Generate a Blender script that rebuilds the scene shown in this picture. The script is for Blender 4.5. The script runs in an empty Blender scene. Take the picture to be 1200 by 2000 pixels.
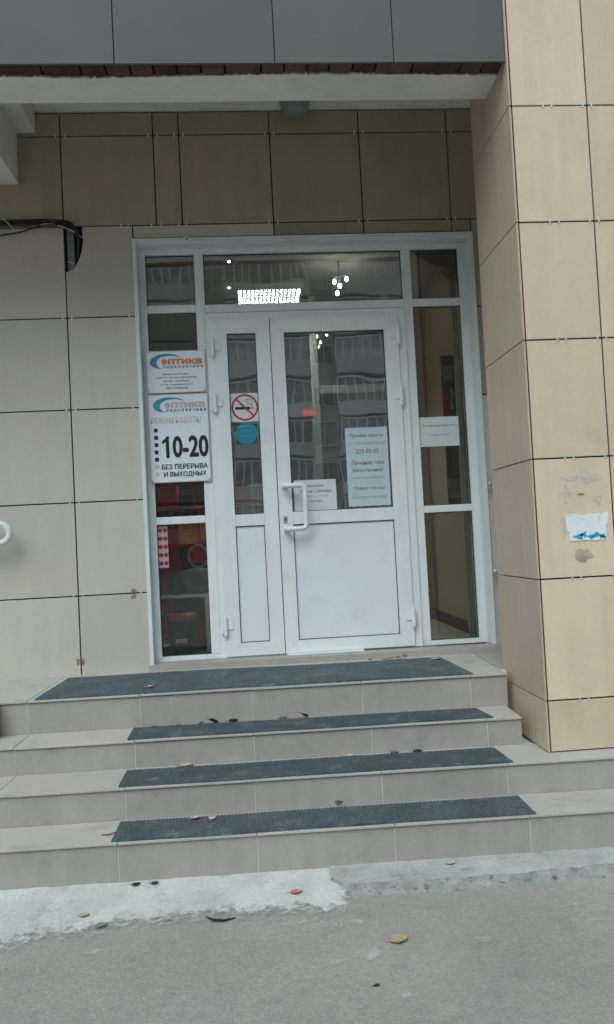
import bpy, bmesh, math, random
from mathutils import Matrix, Vector, noise
random.seed(7)
R = math.radians
SC = bpy.context.scene
COL = SC.collection

# ------------------------------------------------------------------ camera
# heights are measured from the first horizontal joint of the wall cladding (ground lies at -1.188)
CAM_LOC = Vector((1.1319, -5.1107, 0.295))
YAW, PITCH, ROLL, FPX = 0.0730, 0.0346, -0.0506, 1512.74
_f = Vector((math.sin(YAW)*math.cos(PITCH), math.cos(YAW)*math.cos(PITCH), math.sin(PITCH)))
_r = Vector((math.cos(YAW), -math.sin(YAW), 0)); _u = _r.cross(_f)
_r2 = _r*math.cos(ROLL) + _u*math.sin(ROLL); _u2 = -_r*math.sin(ROLL) + _u*math.cos(ROLL)
cam = bpy.data.cameras.new('camera'); cam_o = bpy.data.objects.new('camera', cam); COL.objects.link(cam_o)
m = Matrix((( _r2.x, _u2.x, -_f.x, CAM_LOC.x), (_r2.y, _u2.y, -_f.y, CAM_LOC.y), (_r2.z, _u2.z, -_f.z, CAM_LOC.z), (0, 0, 0, 1)))
cam_o.matrix_world = m
cam.sensor_fit = 'VERTICAL'; cam.sensor_height = 24; cam.lens = FPX/2000*24
cam.clip_start = 0.05; cam.clip_end = 2000
SC.camera = cam_o

# ------------------------------------------------------------------ overcast daylight
w = bpy.data.worlds.new('World'); SC.world = w; w.use_nodes = True
nt = w.node_tree; nt.nodes.clear()
sky = nt.nodes.new('ShaderNodeTexSky'); sky.sky_type = 'NISHITA'; sky.sun_disc = False
sky.sun_elevation = R(50); sky.sun_rotation = R(205); sky.air_density = 1.6; sky.dust_density = 6.0; sky.ozone_density = 1.0
hs = nt.nodes.new('ShaderNodeHueSaturation'); hs.inputs['Saturation'].default_value = 0.42
bg = nt.nodes.new('ShaderNodeBackground'); bg.inputs['Strength'].default_value = 0.13
wo = nt.nodes.new('ShaderNodeOutputWorld')
cl = nt.nodes.new('ShaderNodeVectorMath'); cl.operation = 'MULTIPLY'; cl.inputs[1].default_value = (0.88, 1.10, 1.20)   # cool overcast cloud deck
nt.links.new(sky.outputs[0], hs.inputs['Color']); nt.links.new(hs.outputs[0], cl.inputs[0]); nt.links.new(cl.outputs[0], bg.inputs['Color']); nt.links.new(bg.outputs[0], wo.inputs[0])
sun = bpy.data.lights.new('sun', 'SUN'); sun.energy = 0.7; sun.angle = R(48); sun.color = (0.90, 1.0, 1.04)
sun_o = bpy.data.objects.new('sun', sun); COL.objects.link(sun_o)
_az, _el = R(205), R(50)
sd = Vector((math.sin(_az)*math.cos(_el), math.cos(_az)*math.cos(_el), math.sin(_el)))
sun_o.rotation_euler = sd.to_track_quat('Z', 'Y').to_euler()
SC.view_settings.view_transform = 'Standard'; SC.view_settings.look = 'None'
SC.view_settings.gamma = 1.0; SC.view_settings.exposure = -0.10
SC.view_settings.use_curve_mapping = False
SC.render.engine = 'CYCLES'
SC.cycles.use_denoising = True
SC.cycles.max_bounces = 7; SC.cycles.transparent_max_bounces = 12; SC.cycles.diffuse_bounces = 3; SC.cycles.use_adaptive_sampling = True; SC.cycles.adaptive_threshold = 0.015
SC.cycles.sample_clamp_indirect = 4.0

# ------------------------------------------------------------------ materials
def mat(name, base, rough=0.6, var=0.08, scale=5.0, fine=0.05, fscale=60.0, bump=0.0, bscale=80.0, spec=0.35, rand=0.0,
        tint=None, metal=0.0, world=False, hue=None, streak=0.0, dirt=None, dirt_scale=14.0, dirt_amt=0.6, cells=0.0, cscale=120.0):
    M = bpy.data.materials.new(name); M.use_nodes = True; t = M.node_tree; N = t.nodes; L = t.links
    b = N['Principled BSDF']; b.inputs['Roughness'].default_value = rough; b.inputs['Metallic'].default_value = metal
    b.inputs['Specular IOR Level'].default_value = spec
    if world:
        g = N.new('ShaderNodeNewGeometry'); co = g.outputs['Position']
    else:
        tc = N.new('ShaderNodeTexCoord'); oi = N.new('ShaderNodeObjectInfo')
        mul = N.new('ShaderNodeMath'); mul.operation = 'MULTIPLY'; mul.inputs[1].default_value = 37.0
        L.new(oi.outputs['Random'], mul.inputs[0])
        ad = N.new('ShaderNodeVectorMath'); ad.operation = 'ADD'; L.new(tc.outputs['Object'], ad.inputs[0]); L.new(mul.outputs[0], ad.inputs[1])
        co = ad.outputs[0]
    def noise(sc, det):
        n = N.new('ShaderNodeTexNoise'); n.inputs['Scale'].default_value = sc; n.inputs['Detail'].default_value = det; n.inputs['Roughness'].default_value = 0.6
        L.new(co, n.inputs['Vector']); return n.outputs['Fac']
    def rng(src, lo, hi, a=0.25, bb=0.75):
        r = N.new('ShaderNodeMapRange'); r.inputs['From Min'].default_value = a; r.inputs['From Max'].default_value = bb
        r.inputs['To Min'].default_value = lo; r.inputs['To Max'].default_value = hi; L.new(src, r.inputs['Value']); return r.outputs[0]
    v1 = rng(noise(scale, 5), 1-var, 1+var); v2 = rng(noise(fscale, 3), 1-fine, 1+fine)
    mm = N.new('ShaderNodeMath'); mm.operation = 'MULTIPLY'; L.new(v1, mm.inputs[0]); L.new(v2, mm.inputs[1]); out = mm.outputs[0]
    if rand:
        rr = N.new('ShaderNodeObjectInfo'); r3 = rng(rr.outputs['Random'], 1-rand, 1+rand, 0, 1)
        m2 = N.new('ShaderNodeMath'); m2.operation = 'MULTIPLY'; L.new(out, m2.inputs[0]); L.new(r3, m2.inputs[1]); out = m2.outputs[0]
    col = N.new('ShaderNodeRGB'); col.outputs[0].default_value = (*base, 1); csrc = col.outputs[0]
    if tint:
        mx = N.new('ShaderNodeMix'); mx.data_type = 'RGBA'; L.new(csrc, mx.inputs['A']); mx.inputs['B'].default_value = (*tint, 1)
        L.new(rng(noise(scale*0.7, 4), 0, 1, 0.4, 0.7), mx.inputs['Factor']); csrc = mx.outputs['Result']
    if hue:                                                       # firing colour differs from piece to piece
        mh = N.new('ShaderNodeMix'); mh.data_type = 'RGBA'; L.new(csrc, mh.inputs['A']); mh.inputs['B'].default_value = (*hue, 1)
        oh = N.new('ShaderNodeObjectInfo'); L.new(oh.outputs['Random'], mh.inputs['Factor']); csrc = mh.outputs['Result']
    if streak:                                                    # rain streaks running down the face
        mp = N.new('ShaderNodeVectorMath'); mp.operation = 'MULTIPLY'; mp.inputs[1].default_value = (16, 16, 0.9); L.new(co, mp.inputs[0])
        ns_ = N.new('ShaderNodeTexNoise'); ns_.inputs['Scale'].default_value = 1.0; ns_.inputs['Detail'].default_value = 4; L.new(mp.outputs[0], ns_.inputs['Vector'])
        m5 = N.new('ShaderNodeMath'); m5.operation = 'MULTIPLY'; L.new(out, m5.inputs[0]); L.new(rng(ns_.outputs['Fac'], 1-streak, 1+streak*.5, .3, .7), m5.inputs[1]); out = m5.outputs[0]
    if cells:                                                     # stones in the surface
        vo = N.new('ShaderNodeTexVoronoi'); vo.inputs['Scale'].default_value = cscale; L.new(co, vo.inputs['Vector'])
        sp_ = N.new('ShaderNodeSeparateColor'); L.new(vo.outputs['Color'], sp_.inputs[0])
        m6 = N.new('ShaderNodeMath'); m6.operation = 'MULTIPLY'; L.new(out, m6.inputs[0]); L.new(rng(sp_.outputs[0], 1-cells, 1+cells, 0, 1), m6.inputs[1]); out = m6.outputs[0]
    if dirt:                                                      # blotches of dirt with their own outline
        md = N.new('ShaderNodeMix'); md.data_type = 'RGBA'; L.new(csrc, md.inputs['A']); md.inputs['B'].default_value = (*dirt, 1)
        L.new(rng(noise(dirt_scale, 8), 0, dirt_amt, 0.56, 0.72), md.inputs['Factor']); csrc = md.outputs['Result']
    sc = N.new('ShaderNodeVectorMath'); sc.operation = 'SCALE'; L.new(csrc, sc.inputs[0]); L.new(out, sc.inputs['Scale'])
    L.new(sc.outputs[0], b.inputs['Base Color'])
    if bump:
        bp = N.new('ShaderNodeBump'); bp.inputs['Strength'].default_value = bump; bp.inputs['Distance'].default_value = 0.01
        L.new(noise(bscale, 6), bp.inputs['Height']); L.new(bp.outputs[0], b.inputs['Normal'])
    return M

def emit(name, color, strength):
    M = bpy.data.materials.new(name); M.use_nodes = True; t = M.node_tree; t.nodes.clear()
    e = t.nodes.new('ShaderNodeEmission'); e.inputs[0].default_value = (*color, 1); e.inputs[1].default_value = strength
    o = t.nodes.new('ShaderNodeOutputMaterial'); t.links.new(e.outputs[0], o.inputs[0]); return M

def glass(name, tint, ior, wave=0.0, dust=0.0):
    M = bpy.data.materials.new(name); M.use_nodes = True; t = M.node_tree; N = t.nodes; L = t.links; N.clear()
    tr = N.new('ShaderNodeBsdfTransparent'); tr.inputs[0].default_value = (*tint, 1)
    gl = N.new('ShaderNodeBsdfGlossy'); gl.inputs['Roughness'].default_value = 0.0; gl.inputs['Color'].default_value = (1, 1, 1, 1)
    fr = N.new('ShaderNodeFresnel'); fr.inputs['IOR'].default_value = ior
    if wave:
        g = N.new('ShaderNodeNewGeometry'); n = N.new('ShaderNodeTexNoise'); n.inputs['Scale'].default_value = 3.2; n.inputs['Detail'].default_value = 1.0
        L.new(g.outputs['Position'], n.inputs['Vector'])
        bp = N.new('ShaderNodeBump'); bp.inputs['Strength'].default_value = wave; bp.inputs['Distance'].default_value = 0.01
        L.new(n.outputs['Fac'], bp.inputs['Height']); L.new(bp.outputs[0], gl.inputs['Normal'])
    mx = N.new('ShaderNodeMixShader'); L.new(fr.outputs[0], mx.inputs[0]); L.new(tr.outputs[0], mx.inputs[1]); L.new(gl.outputs[0], mx.inputs[2])
    df = N.new('ShaderNodeBsdfDiffuse'); df.inputs['Color'].default_value = (0.62, 0.61, 0.56, 1)      # street dust on the pane
    g2 = N.new('ShaderNodeNewGeometry'); n2 = N.new('ShaderNodeTexNoise'); n2.inputs['Scale'].default_value = 7.0; n2.inputs['Detail'].default_value = 5.0
    L.new(g2.outputs['Position'], n2.inputs['Vector']); r2 = N.new('ShaderNodeMapRange'); r2.inputs['From Min'].default_value = 0.3; r2.inputs['From Max'].default_value = 0.7
    r2.inputs['To Min'].default_value = dust*0.6; r2.inputs['To Max'].default_value = dust*1.4; L.new(n2.outputs['Fac'], r2.inputs['Value'])
    m2 = N.new('ShaderNodeMixShader'); L.new(r2.outputs[0], m2.inputs[0]); L.new(mx.outputs[0], m2.inputs[1]); L.new(df.outputs[0], m2.inputs[2])
    o = N.new('ShaderNodeOutputMaterial'); L.new(m2.outputs[0], o.inputs[0]); return M

def film(name, color, alpha, scale=14.0):
    """thin translucent residue: part of it lets the surface below show"""
    M = bpy.data.materials.new(name); M.use_nodes = True; t = M.node_tree; N = t.nodes; L = t.links
    b = N['Principled BSDF']; b.inputs['Base Color'].default_value = (*color, 1); b.inputs['Roughness'].default_value = 0.8
    tc = N.new('ShaderNodeTexCoord'); n = N.new('ShaderNodeTexNoise'); n.inputs['Scale'].default_value = scale; n.inputs['Detail'].default_value = 6
    L.new(tc.outputs['Object'], n.inputs['Vector'])
    r = N.new('ShaderNodeMapRange'); r.inputs['From Min'].default_value = 0.35; r.inputs['From Max'].default_value = 0.65
    r.inputs['To Min'].default_value = 0.0; r.inputs['To Max'].default_value = alpha
    L.new(n.outputs['Fac'], r.inputs['Value']); L.new(r.outputs[0], b.inputs['Alpha']); return M

TILE_A = mat('tile_warm_beige', (0.66, 0.52, 0.385), 0.5, 0.06, 3.0, 0.03, 45, 0.03, 60, 0.35, 0.05, tint=(0.68, 0.50, 0.36), hue=(0.70, 0.535, 0.40), streak=0.05, dirt=(0.50, 0.40, 0.30), dirt_scale=5.0, dirt_amt=0.35)
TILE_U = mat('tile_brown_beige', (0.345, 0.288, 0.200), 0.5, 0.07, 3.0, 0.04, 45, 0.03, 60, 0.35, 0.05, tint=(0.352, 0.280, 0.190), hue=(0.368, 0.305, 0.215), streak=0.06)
TILE_B = mat('tile_grey_beige', (0.54, 0.49, 0.42), 0.42, 0.05, 2.5, 0.03, 45, 0.03, 60, 0.4, 0.05, tint=(0.56, 0.485, 0.41), hue=(0.55, 0.49, 0.42), streak=0.04, dirt=(0.44, 0.41, 0.35), dirt_scale=5.0, dirt_amt=0.3)
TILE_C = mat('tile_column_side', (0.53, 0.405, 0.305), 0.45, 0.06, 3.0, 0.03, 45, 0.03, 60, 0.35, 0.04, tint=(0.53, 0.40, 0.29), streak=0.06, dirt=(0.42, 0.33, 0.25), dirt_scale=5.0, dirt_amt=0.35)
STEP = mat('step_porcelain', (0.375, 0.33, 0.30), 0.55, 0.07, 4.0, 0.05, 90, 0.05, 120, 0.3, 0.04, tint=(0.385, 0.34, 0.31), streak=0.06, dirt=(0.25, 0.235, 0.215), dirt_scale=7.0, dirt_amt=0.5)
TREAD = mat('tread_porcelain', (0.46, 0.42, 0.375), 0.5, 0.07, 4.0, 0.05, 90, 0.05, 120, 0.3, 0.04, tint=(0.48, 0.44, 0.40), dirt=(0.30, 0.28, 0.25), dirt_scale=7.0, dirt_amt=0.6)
GROUT = mat('grout', (0.62, 0.60, 0.57), 0.9, 0.25, 9)
BACK = mat('dark_substructure', (0.025, 0.025, 0.024), 0.9, 0.2)
CLIP = mat('clip_metal', (0.75, 0.75, 0.74), 0.35, 0.05, metal=0.6)
PANEL = mat('grey_panel', (0.107, 0.105, 0.102), 0.55, 0.07, 3.0, 0.06, 120, 0.03, 200, 0.3, 0.08, tint=(0.116, 0.108, 0.103))
BRICK = mat('brown_brick', (0.085, 0.058, 0.046), 0.9, 0.35, 9, 0.25, 60, 0.5, 50, 0.2, 0.35, tint=(0.12, 0.06, 0.045))
PLASTER = mat('white_plaster', (0.76, 0.74, 0.68), 0.85, 0.10, 3.0, 0.05, 40, 0.15, 40, 0.2, tint=(0.68, 0.66, 0.60), world=True)
PVC = mat('white_pvc', (0.77, 0.785, 0.79), 0.32, 0.03, 3, 0.015, 60, 0, 80, 0.5, streak=0.04, dirt=(0.60, 0.60, 0.58), dirt_scale=4.0, dirt_amt=0.4)
PVC2 = mat('white_pvc_panel', (0.74, 0.765, 0.79), 0.38, 0.04, 2, 0.02, 80, 0, 80, 0.4, dirt=(0.62, 0.63, 0.63), dirt_scale=3.0, dirt_amt=0.4)
TRIM = mat('white_sheet_trim', (0.70, 0.725, 0.74), 0.4, 0.06, 4, 0.03, 40, 0.02, 20, 0.4, streak=0.05, dirt=(0.55, 0.56, 0.55), dirt_scale=5.0, dirt_amt=0.5)
GASKET = mat('rubber_gasket', (0.03, 0.035, 0.035), 0.7)
GLASS = glass('window_glass', (0.86, 0.90, 0.88), 1.65, 0.035, 0.008)
GLASST = glass('transom_glass', (0.72, 0.76, 0.73), 2.5, 0.09, 0.05)
GLASSW = glass('door_glass', (0.76, 0.80, 0.77), 3.4, 0.09, 0.075)
MAT_RUB = mat('ribbed_rubber', (0.070, 0.096, 0.110), 0.8, 0.25, 6, 0.35, 140, 0.6, 150, 0.25, 0.10, tint=(0.085, 0.105, 0.112), dirt=(0.20, 0.20, 0.185), dirt_scale=11.0, dirt_amt=0.7, cells=0.35, cscale=190)
ASPH = mat('asphalt', (0.335, 0.308, 0.280), 0.95, 0.10, 1.3, 0.10, 45, 0.6, 120, 0.15, world=True, tint=(0.385, 0.35, 0.318), dirt=(0.25, 0.235, 0.22), dirt_scale=8.0, dirt_amt=0.5, cells=0.11, cscale=150)
CEM = mat('white_cement', (0.585, 0.575, 0.545), 0.95, 0.12, 5, 0.10, 60, 0.6, 70, 0.15, world=True, tint=(0.49, 0.48, 0.455), dirt=(0.36, 0.35, 0.33), dirt_scale=9.0, dirt_amt=0.7)
def break_edge(M, lo=0.0, hi=0.65):
    """the smear thins out and breaks up into specks towards its rim"""
    t = M.node_tree; N = t.nodes; L = t.links; b = N['Principled BSDF']
    at = N.new('ShaderNodeAttribute'); at.attribute_name = 'rim'
    g = N.new('ShaderNodeNewGeometry'); n = N.new('ShaderNodeTexNoise'); n.inputs['Scale'].default_value = 22.0; n.inputs['Detail'].default_value = 9.0; n.inputs['Roughness'].default_value = 0.72
    L.new(g.outputs['Position'], n.inputs['Vector'])
    a = N.new('ShaderNodeMath'); a.operation = 'MULTIPLY_ADD'; L.new(n.outputs['Fac'], a.inputs[0]); a.inputs[1].default_value = 2.4; a.inputs[2].default_value = -1.2
    c = N.new('ShaderNodeMath'); c.operation = 'ADD'; L.new(a.outputs[0], c.inputs[0]); L.new(at.outputs['Fac'], c.inputs[1])
    r = N.new('ShaderNodeMapRange'); r.inputs['From Min'].default_value = lo; r.inputs['From Max'].default_value = hi; L.new(c.outputs[0], r.inputs['Value']); L.new(r.outputs[0], b.inputs['Alpha'])
break_edge(CEM)
CEMG = mat('grey_cement', (0.455, 0.445, 0.425), 0.95, 0.15, 8, 0.10, 70, 0.5, 60, 0.15, world=True, tint=(0.38, 0.37, 0.355), dirt=(0.28, 0.275, 0.26), dirt_scale=12.0, dirt_amt=0.7)
CEMD = mat('pitted_cement', (0.34, 0.33, 0.315), 0.95, 0.2, 20, 0.15, 110, 0.8, 70, 0.15, world=True, tint=(0.25, 0.245, 0.23), dirt=(0.07, 0.075, 0.065), dirt_scale=26.0, dirt_amt=1.0)
BLACKP = mat('black_plastic', (0.018, 0.018, 0.02), 0.5, 0.2)
STEEL = mat('zinc_profile', (0.20, 0.22, 0.23), 0.5, 0.15, 8, metal=0.3)
WIREW = mat('white_wire', (0.6, 0.6, 0.58), 0.5)
WPAINT = mat('white_paint', (0.72, 0.75, 0.75), 0.35, 0.05, 8, spec=0.5)
LAMPG = mat('dusty_lamp_glass', (0.24, 0.25, 0.25), 0.4, 0.15, 12)
BOARD = mat('sign_white', (0.74, 0.79, 0.86), 0.4, 0.03, 5)
PAPER = mat('paper', (0.62, 0.66, 0.66), 0.8, 0.05, 8)
PAPERB = mat('paper_bluish', (0.50, 0.58, 0.64), 0.8, 0.06, 8)
INK = mat('ink_black', (0.018, 0.02, 0.025), 0.6, 0)
INKG = mat('ink_grey', (0.14, 0.145, 0.16), 0.7, 0.1)
INKF = mat('ink_faded', (0.30, 0.33, 0.36), 0.7, 0.1)
ORANGE = mat('print_orange', (0.72, 0.24, 0.035), 0.5, 0.05)
PINK = mat('print_faded_pink', (0.72, 0.50, 0.48), 0.5, 0.08, 12)
PINKD = mat('print_faded_rose', (0.60, 0.42, 0.44), 0.5, 0.08, 12)
TEAL = mat('print_teal', (0.03, 0.24, 0.36), 0.5, 0.35, 16, tint=(0.10, 0.36, 0.48))
RED = mat('print_red', (0.50, 0.02, 0.05), 0.5)
CYAN = mat('print_cyan', (0.012, 0.22, 0.33), 0.5, 0.1)
PINKR = mat('sticker_red', (0.72, 0.16, 0.14), 0.5)

# ------------------------------------------------------------------ mesh helpers
WL = {}
def wl(o): return WL.get(o.name, Vector((0, 0, 0)))
def link(o, parent=None, loc=(0, 0, 0), local=False):
    COL.objects.link(o); o.location = loc; WL[o.name] = Vector(loc)
    if parent is not None:
        o.parent = parent
        if not local: o.matrix_parent_inverse = Matrix.Translation(-wl(parent))
    return o
def tag(o, label, cat, group=None, kind=None):
    if label: o['label'] = label
    if cat: o['category'] = cat
    if group: o['group'] = group
    if kind: o['kind'] = kind
    return o
def empty(name, loc, label=None, cat=None, group=None):
    o = bpy.data.objects.new(name, None); o.empty_display_size = 0.1; link(o, None, loc)
    return tag(o, label, cat, group)
def mesh_obj(name, verts, faces, material, parent=None, origin=None, smooth=False, local=False):
    if origin is None:
        xs = [v[0] for v in verts]; ys = [v[1] for v in verts]; zs = [v[2] for v in verts]
        origin = ((min(xs)+max(xs))/2, (min(ys)+max(ys))/2, (min(zs)+max(zs))/2)
    me = bpy.data.meshes.new(name)
    me.from_pydata([(v[0]-origin[0], v[1]-origin[1], v[2]-origin[2]) for v in verts], [], faces)
    me.validate(); me.materials.append(material)
    if smooth:
        for p in me.polygons: p.use_smooth = True
    return link(bpy.data.objects.new(name, me), parent, origin, local)
def bm_obj(name, bm, material, parent=None, smooth=False, local=False, origin=None):
    bmesh.ops.recalc_face_normals(bm, faces=bm.faces)
    cs = [v.co for v in bm.verts]
    if origin is None:
        origin = Vector([(min(c[i] for c in cs)+max(c[i] for c in cs))/2 for i in range(3)])
    bmesh.ops.translate(bm, verts=bm.verts, vec=-Vector(origin))
    me = bpy.data.meshes.new(name); bm.to_mesh(me); bm.free(); me.materials.append(material)
    if smooth:
        for p in me.polygons: p.use_smooth = True
    return link(bpy.data.objects.new(name, me), parent, origin, local)
def add_box(bm, x0, x1, y0, y1, z0, z1, bev=0.0):
    vs = [bm.verts.new(c) for c in ((x0, y0, z0), (x1, y0, z0), (x1, y1, z0), (x0, y1, z0), (x0, y0, z1), (x1, y0, z1), (x1, y1, z1), (x0, y1, z1))]
    fs = [bm.faces.new([vs[i] for i in f]) for f in ((0, 1, 5, 4), (1, 2, 6, 5), (2, 3, 7, 6), (3, 0, 4, 7), (4, 5, 6, 7), (3, 2, 1, 0))]
    if bev:
        es = list({e for f in fs for e in f.edges})
        bmesh.ops.bevel(bm, geom=es, offset=bev, segments=1, affect='EDGES', clamp_overlap=True)
def box(name, x0, x1, y0, y1, z0, z1, material, parent=None, bev=0.0, local=False):
    bm = bmesh.new(); add_box(bm, x0, x1, y0, y1, z0, z1, bev); return bm_obj(name, bm, material, parent, local=local)
def boxes(name, lst, material, parent=None, bev=0.0, local=False):
    bm = bmesh.new()
    for b in lst: add_box(bm, *b, bev)
    return bm_obj(name, bm, material, parent, local=local)
def add_tube(bm, pts, r, n=8, caps=True):
    pts = [Vector(p) for p in pts]; rings = []; prev = None
    for i, p in enumerate(pts):
        d = (pts[min(i+1, len(pts)-1)] - pts[max(i-1, 0)]).normalized()
        if prev is None:
            a = Vector((0, 0, 1)) if abs(d.z) < 0.9 else Vector((1, 0, 0))
            u = d.cross(a).normalized()
        else: u = (prev - d*prev.dot(d)).normalized()
        v = d.cross(u); prev = u
        rr = r[i] if isinstance(r, (list, tuple)) else r
        rings.append([bm.verts.new(p + (u*math.cos(2*math.pi*k/n) + v*math.sin(2*math.pi*k/n))*rr) for k in range(n)])
    for a, b in zip(rings, rings[1:]):
        for k in range(n): bm.faces.new((a[k], a[(k+1) % n], b[(k+1) % n], b[k]))
    if caps: bm.faces.new(rings[0]); bm.faces.new(list(reversed(rings[-1])))
def tube(name, pts, r, material, parent=None, n=8):
    bm = bmesh.new(); add_tube(bm, pts, r, n); return bm_obj(name, bm, material, parent, smooth=True)
def add_prism(bm, outline, y0, y1):
    """outline in x,z ; extruded in y"""
    a = [bm.verts.new((x, y0, z)) for x, z in outline]; b = [bm.verts.new((x, y1, z)) for x, z in outline]
    bm.faces.new(a); bm.faces.new(list(reversed(b)))
    n = len(a)
    for i in range(n): bm.faces.new((a[i], a[(i+1) % n], b[(i+1) % n], b[i]))
def prism(name, outline, y0, y1, material, parent=None):
    bm = bmesh.new(); add_prism(bm, outline, y0, y1); return bm_obj(name, bm, material, parent)
def add_mitred(bm, x0, x1, z0, z1, wl_, wr, wb, wt, y0, y1, gap=0.0006):
    g = gap
    add_prism(bm, [(x0, z0+g), (x0+wl_, z0+wb+g), (x0+wl_, z1-wt-g), (x0, z1-g)], y0, y1)
    add_prism(bm, [(x1, z0+g), (x1-wr, z0+wb+g), (x1-wr, z1-wt-g), (x1, z1-g)], y0, y1)
    add_prism(bm, [(x0+g, z0), (x1-g, z0), (x1-wr-g, z0+wb), (x0+wl_+g, z0+wb)], y0, y1)
    add_prism(bm, [(x0+g, z1), (x1-g, z1), (x1-wr-g, z1-wt), (x0+wl_+g, z1-wt)], y0, y1)
def ring(name, x0, x1, z0, z1, wdt, y0, y1, material, parent):
    bm = bmesh.new(); add_mitred(bm, x0, x1, z0, z1, wdt, wdt, wdt, wdt, y0, y1, 0.0002); return bm_obj(name, bm, material, parent)

def text(name, body, xc, y, z0, height, width, material, parent, shear=0.0, bold=0.0):
    """flat lettering in the x-z plane facing the street; bold strokes are the same glyphs printed again a hair aside"""
    c = bpy.data.curves.new(name, 'FONT'); c.body = body; c.shear = shear; c.resolution_u = 3
    o = bpy.data.objects.new(name, c); COL.objects.link(o)
    dg = bpy.context.evaluated_depsgraph_get(); me = bpy.data.meshes.new_from_object(o.evaluated_get(dg))
    bpy.data.objects.remove(o); bpy.data.curves.remove(c)
    xs = [v.co.x for v in me.vertices]; ys = [v.co.y for v in me.vertices]
    sx = width/(max(xs)-min(xs)+2*bold); sy = height/(max(ys)-min(ys)+2*bold); xm = (max(xs)+min(xs))/2; y0 = min(ys)-bold
    faces = [tuple(p.vertices) for p in me.polygons]; base = [v.co.copy() for v in me.vertices]; bpy.data.meshes.remove(me)
    V, F = [], []
    offs = [(0, 0)] if not bold else [(dx*bold, dy*bold) for dx, dy in ((0, 0), (1, 0), (-1, 0), (.5, .8), (-.5, .8), (.5, -.8), (-.5, -.8))]
    for k, (dx, dy) in enumerate(offs):
        n0 = len(V); V += [((v.x+dx-xm)*sx, -k*.00003, (v.y+dy-y0)*sy) for v in base]; F += [tuple(i+n0 for i in f) for f in faces]
    me = bpy.data.meshes.new(name); me.from_pydata(V, [], F); me.materials.append(material)
    return link(bpy.data.objects.new(name, me), parent, (xc, y, z0))

# ------------------------------------------------------------------ ground
GZ = -1.188
g = mesh_obj('ground', [(-300, -300, GZ), (300, -300, GZ), (300, 60, GZ), (-300, 60, GZ)], [(0, 1, 2, 3)], ASPH); tag(g, 'old grey asphalt pavement in front of the steps', None, kind='structure')

# ------------------------------------------------------------------ clad wall
P = 0.605; J = 0.004
wall = empty('clad_wall', (0, 0, -0.505), 'shop wall clad in square beige and grey porcelain tiles around the white doorway', 'wall')
boxes('wall_core', [(-2.6, 0.448, 0.028, 0.30, -1.2, 3.6), (2.72, 5.2, 0.028, 0.30, -1.2, 3.6), (0.448, 2.72, 0.028, 0.30, 2.305, 3.6)], BACK, wall)
def wtile(x0, x1, z0, z1, m, parent=wall):
    dy = random.uniform(-0.0012, 0.0012)
    o = box('tile', x0+J, x1-J, 0.0, 0.011, z0+J, z1-J, m, parent, 0.0012)
    o.location.y += dy; o.rotation_euler = (random.uniform(-.0015, .0015), 0, random.uniform(-.0015, .0015)); return o
lows = [-0.514, 0, P, 2*P, 3*P, 4*P]
for r in range(5):
    for x0, x1 in ((-2.42, -1.815), (-1.815, -1.21), (-1.21, -P), (-P, 0.0), (0.0, 0.446)):
        if r == 4 and x0 == 0.0: continue
        wtile(x0, x1, lows[r], lows[r+1], TILE_B)
    for x0, x1 in ((2.722, 3.195), (3.195, 3.8), (3.8, 4.405), (4.405, 5.01)):
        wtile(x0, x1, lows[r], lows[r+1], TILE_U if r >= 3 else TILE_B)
# the tile with the cut-out for the cables
z0, z1 = 4*P-P+J, 4*P-J
bm = bmesh.new()
add_prism(bm, [(J, 3*P+J), (0.442, 3*P+J), (0.442, 4*P-J), (0.118, 4*P-J), (0.121, 2.33), (0.113, 2.265), (0.096, 2.212), (0.075, 2.168), (0.055, 2.138), (0.02, 2.122), (J, 2.118)], 0.0, 0.011)
bm_obj('tile', bm, TILE_B, wall)
uppers = [-2.42, -1.815, -1.21, -P, 0.0, P, 0.7754, 1.3804, 1.9854, 2.5904, 3.1954, 3.80, 4.405, 5.01]
for x0, x1 in zip(uppers, uppers[1:]):
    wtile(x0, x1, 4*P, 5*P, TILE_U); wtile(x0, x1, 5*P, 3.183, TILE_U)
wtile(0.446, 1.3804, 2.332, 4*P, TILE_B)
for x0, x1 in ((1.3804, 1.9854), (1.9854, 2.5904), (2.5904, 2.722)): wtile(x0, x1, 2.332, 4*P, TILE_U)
# stainless clips that hold the tiles along the joints
cm = bmesh.new(); add_box(cm, -0.0045, 0.0045, -0.003, 0.0, -0.011, 0.011, 0.0008)
clip_proto = bm_obj('clip', cm, CLIP, wall, origin=(0, 0, 0)); clip_mesh = clip_proto.data
clip_used = [False]
def clip(x, y, z, parent, rot=0):
    if not clip_used[0] and parent is wall: o = clip_proto; clip_used[0] = True; o.location = (x, y, z)
    else:
        o = bpy.data.objects.new('clip', clip_mesh); link(o, parent, (x, y, z))
    o.rotation_euler = (0, random.uniform(-.15, .15), rot); return o
for k in range(4):
    for x in (-0.03, 0.03, -P-.03, -P+.03): clip(x, -0.0005, k*P, wall)
    clip(0.40, -0.0005, k*P, wall)
for k, xs in ((4, (0.37, .42, .57, .635, .75, .80, 1.35, 1.41, 1.955, 2.015, 2.56, 2.62)), (5, (-.03, .03, .575, .635, .745, .805, 1.35, 1.41, 1.955, 2.015, 2.56, 2.62))):
    for x in xs: clip(x, -0.0005, k*P, wall)
RUST = film('rust_film', (0.36, 0.20, 0.07), 0.7, 90)
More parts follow.
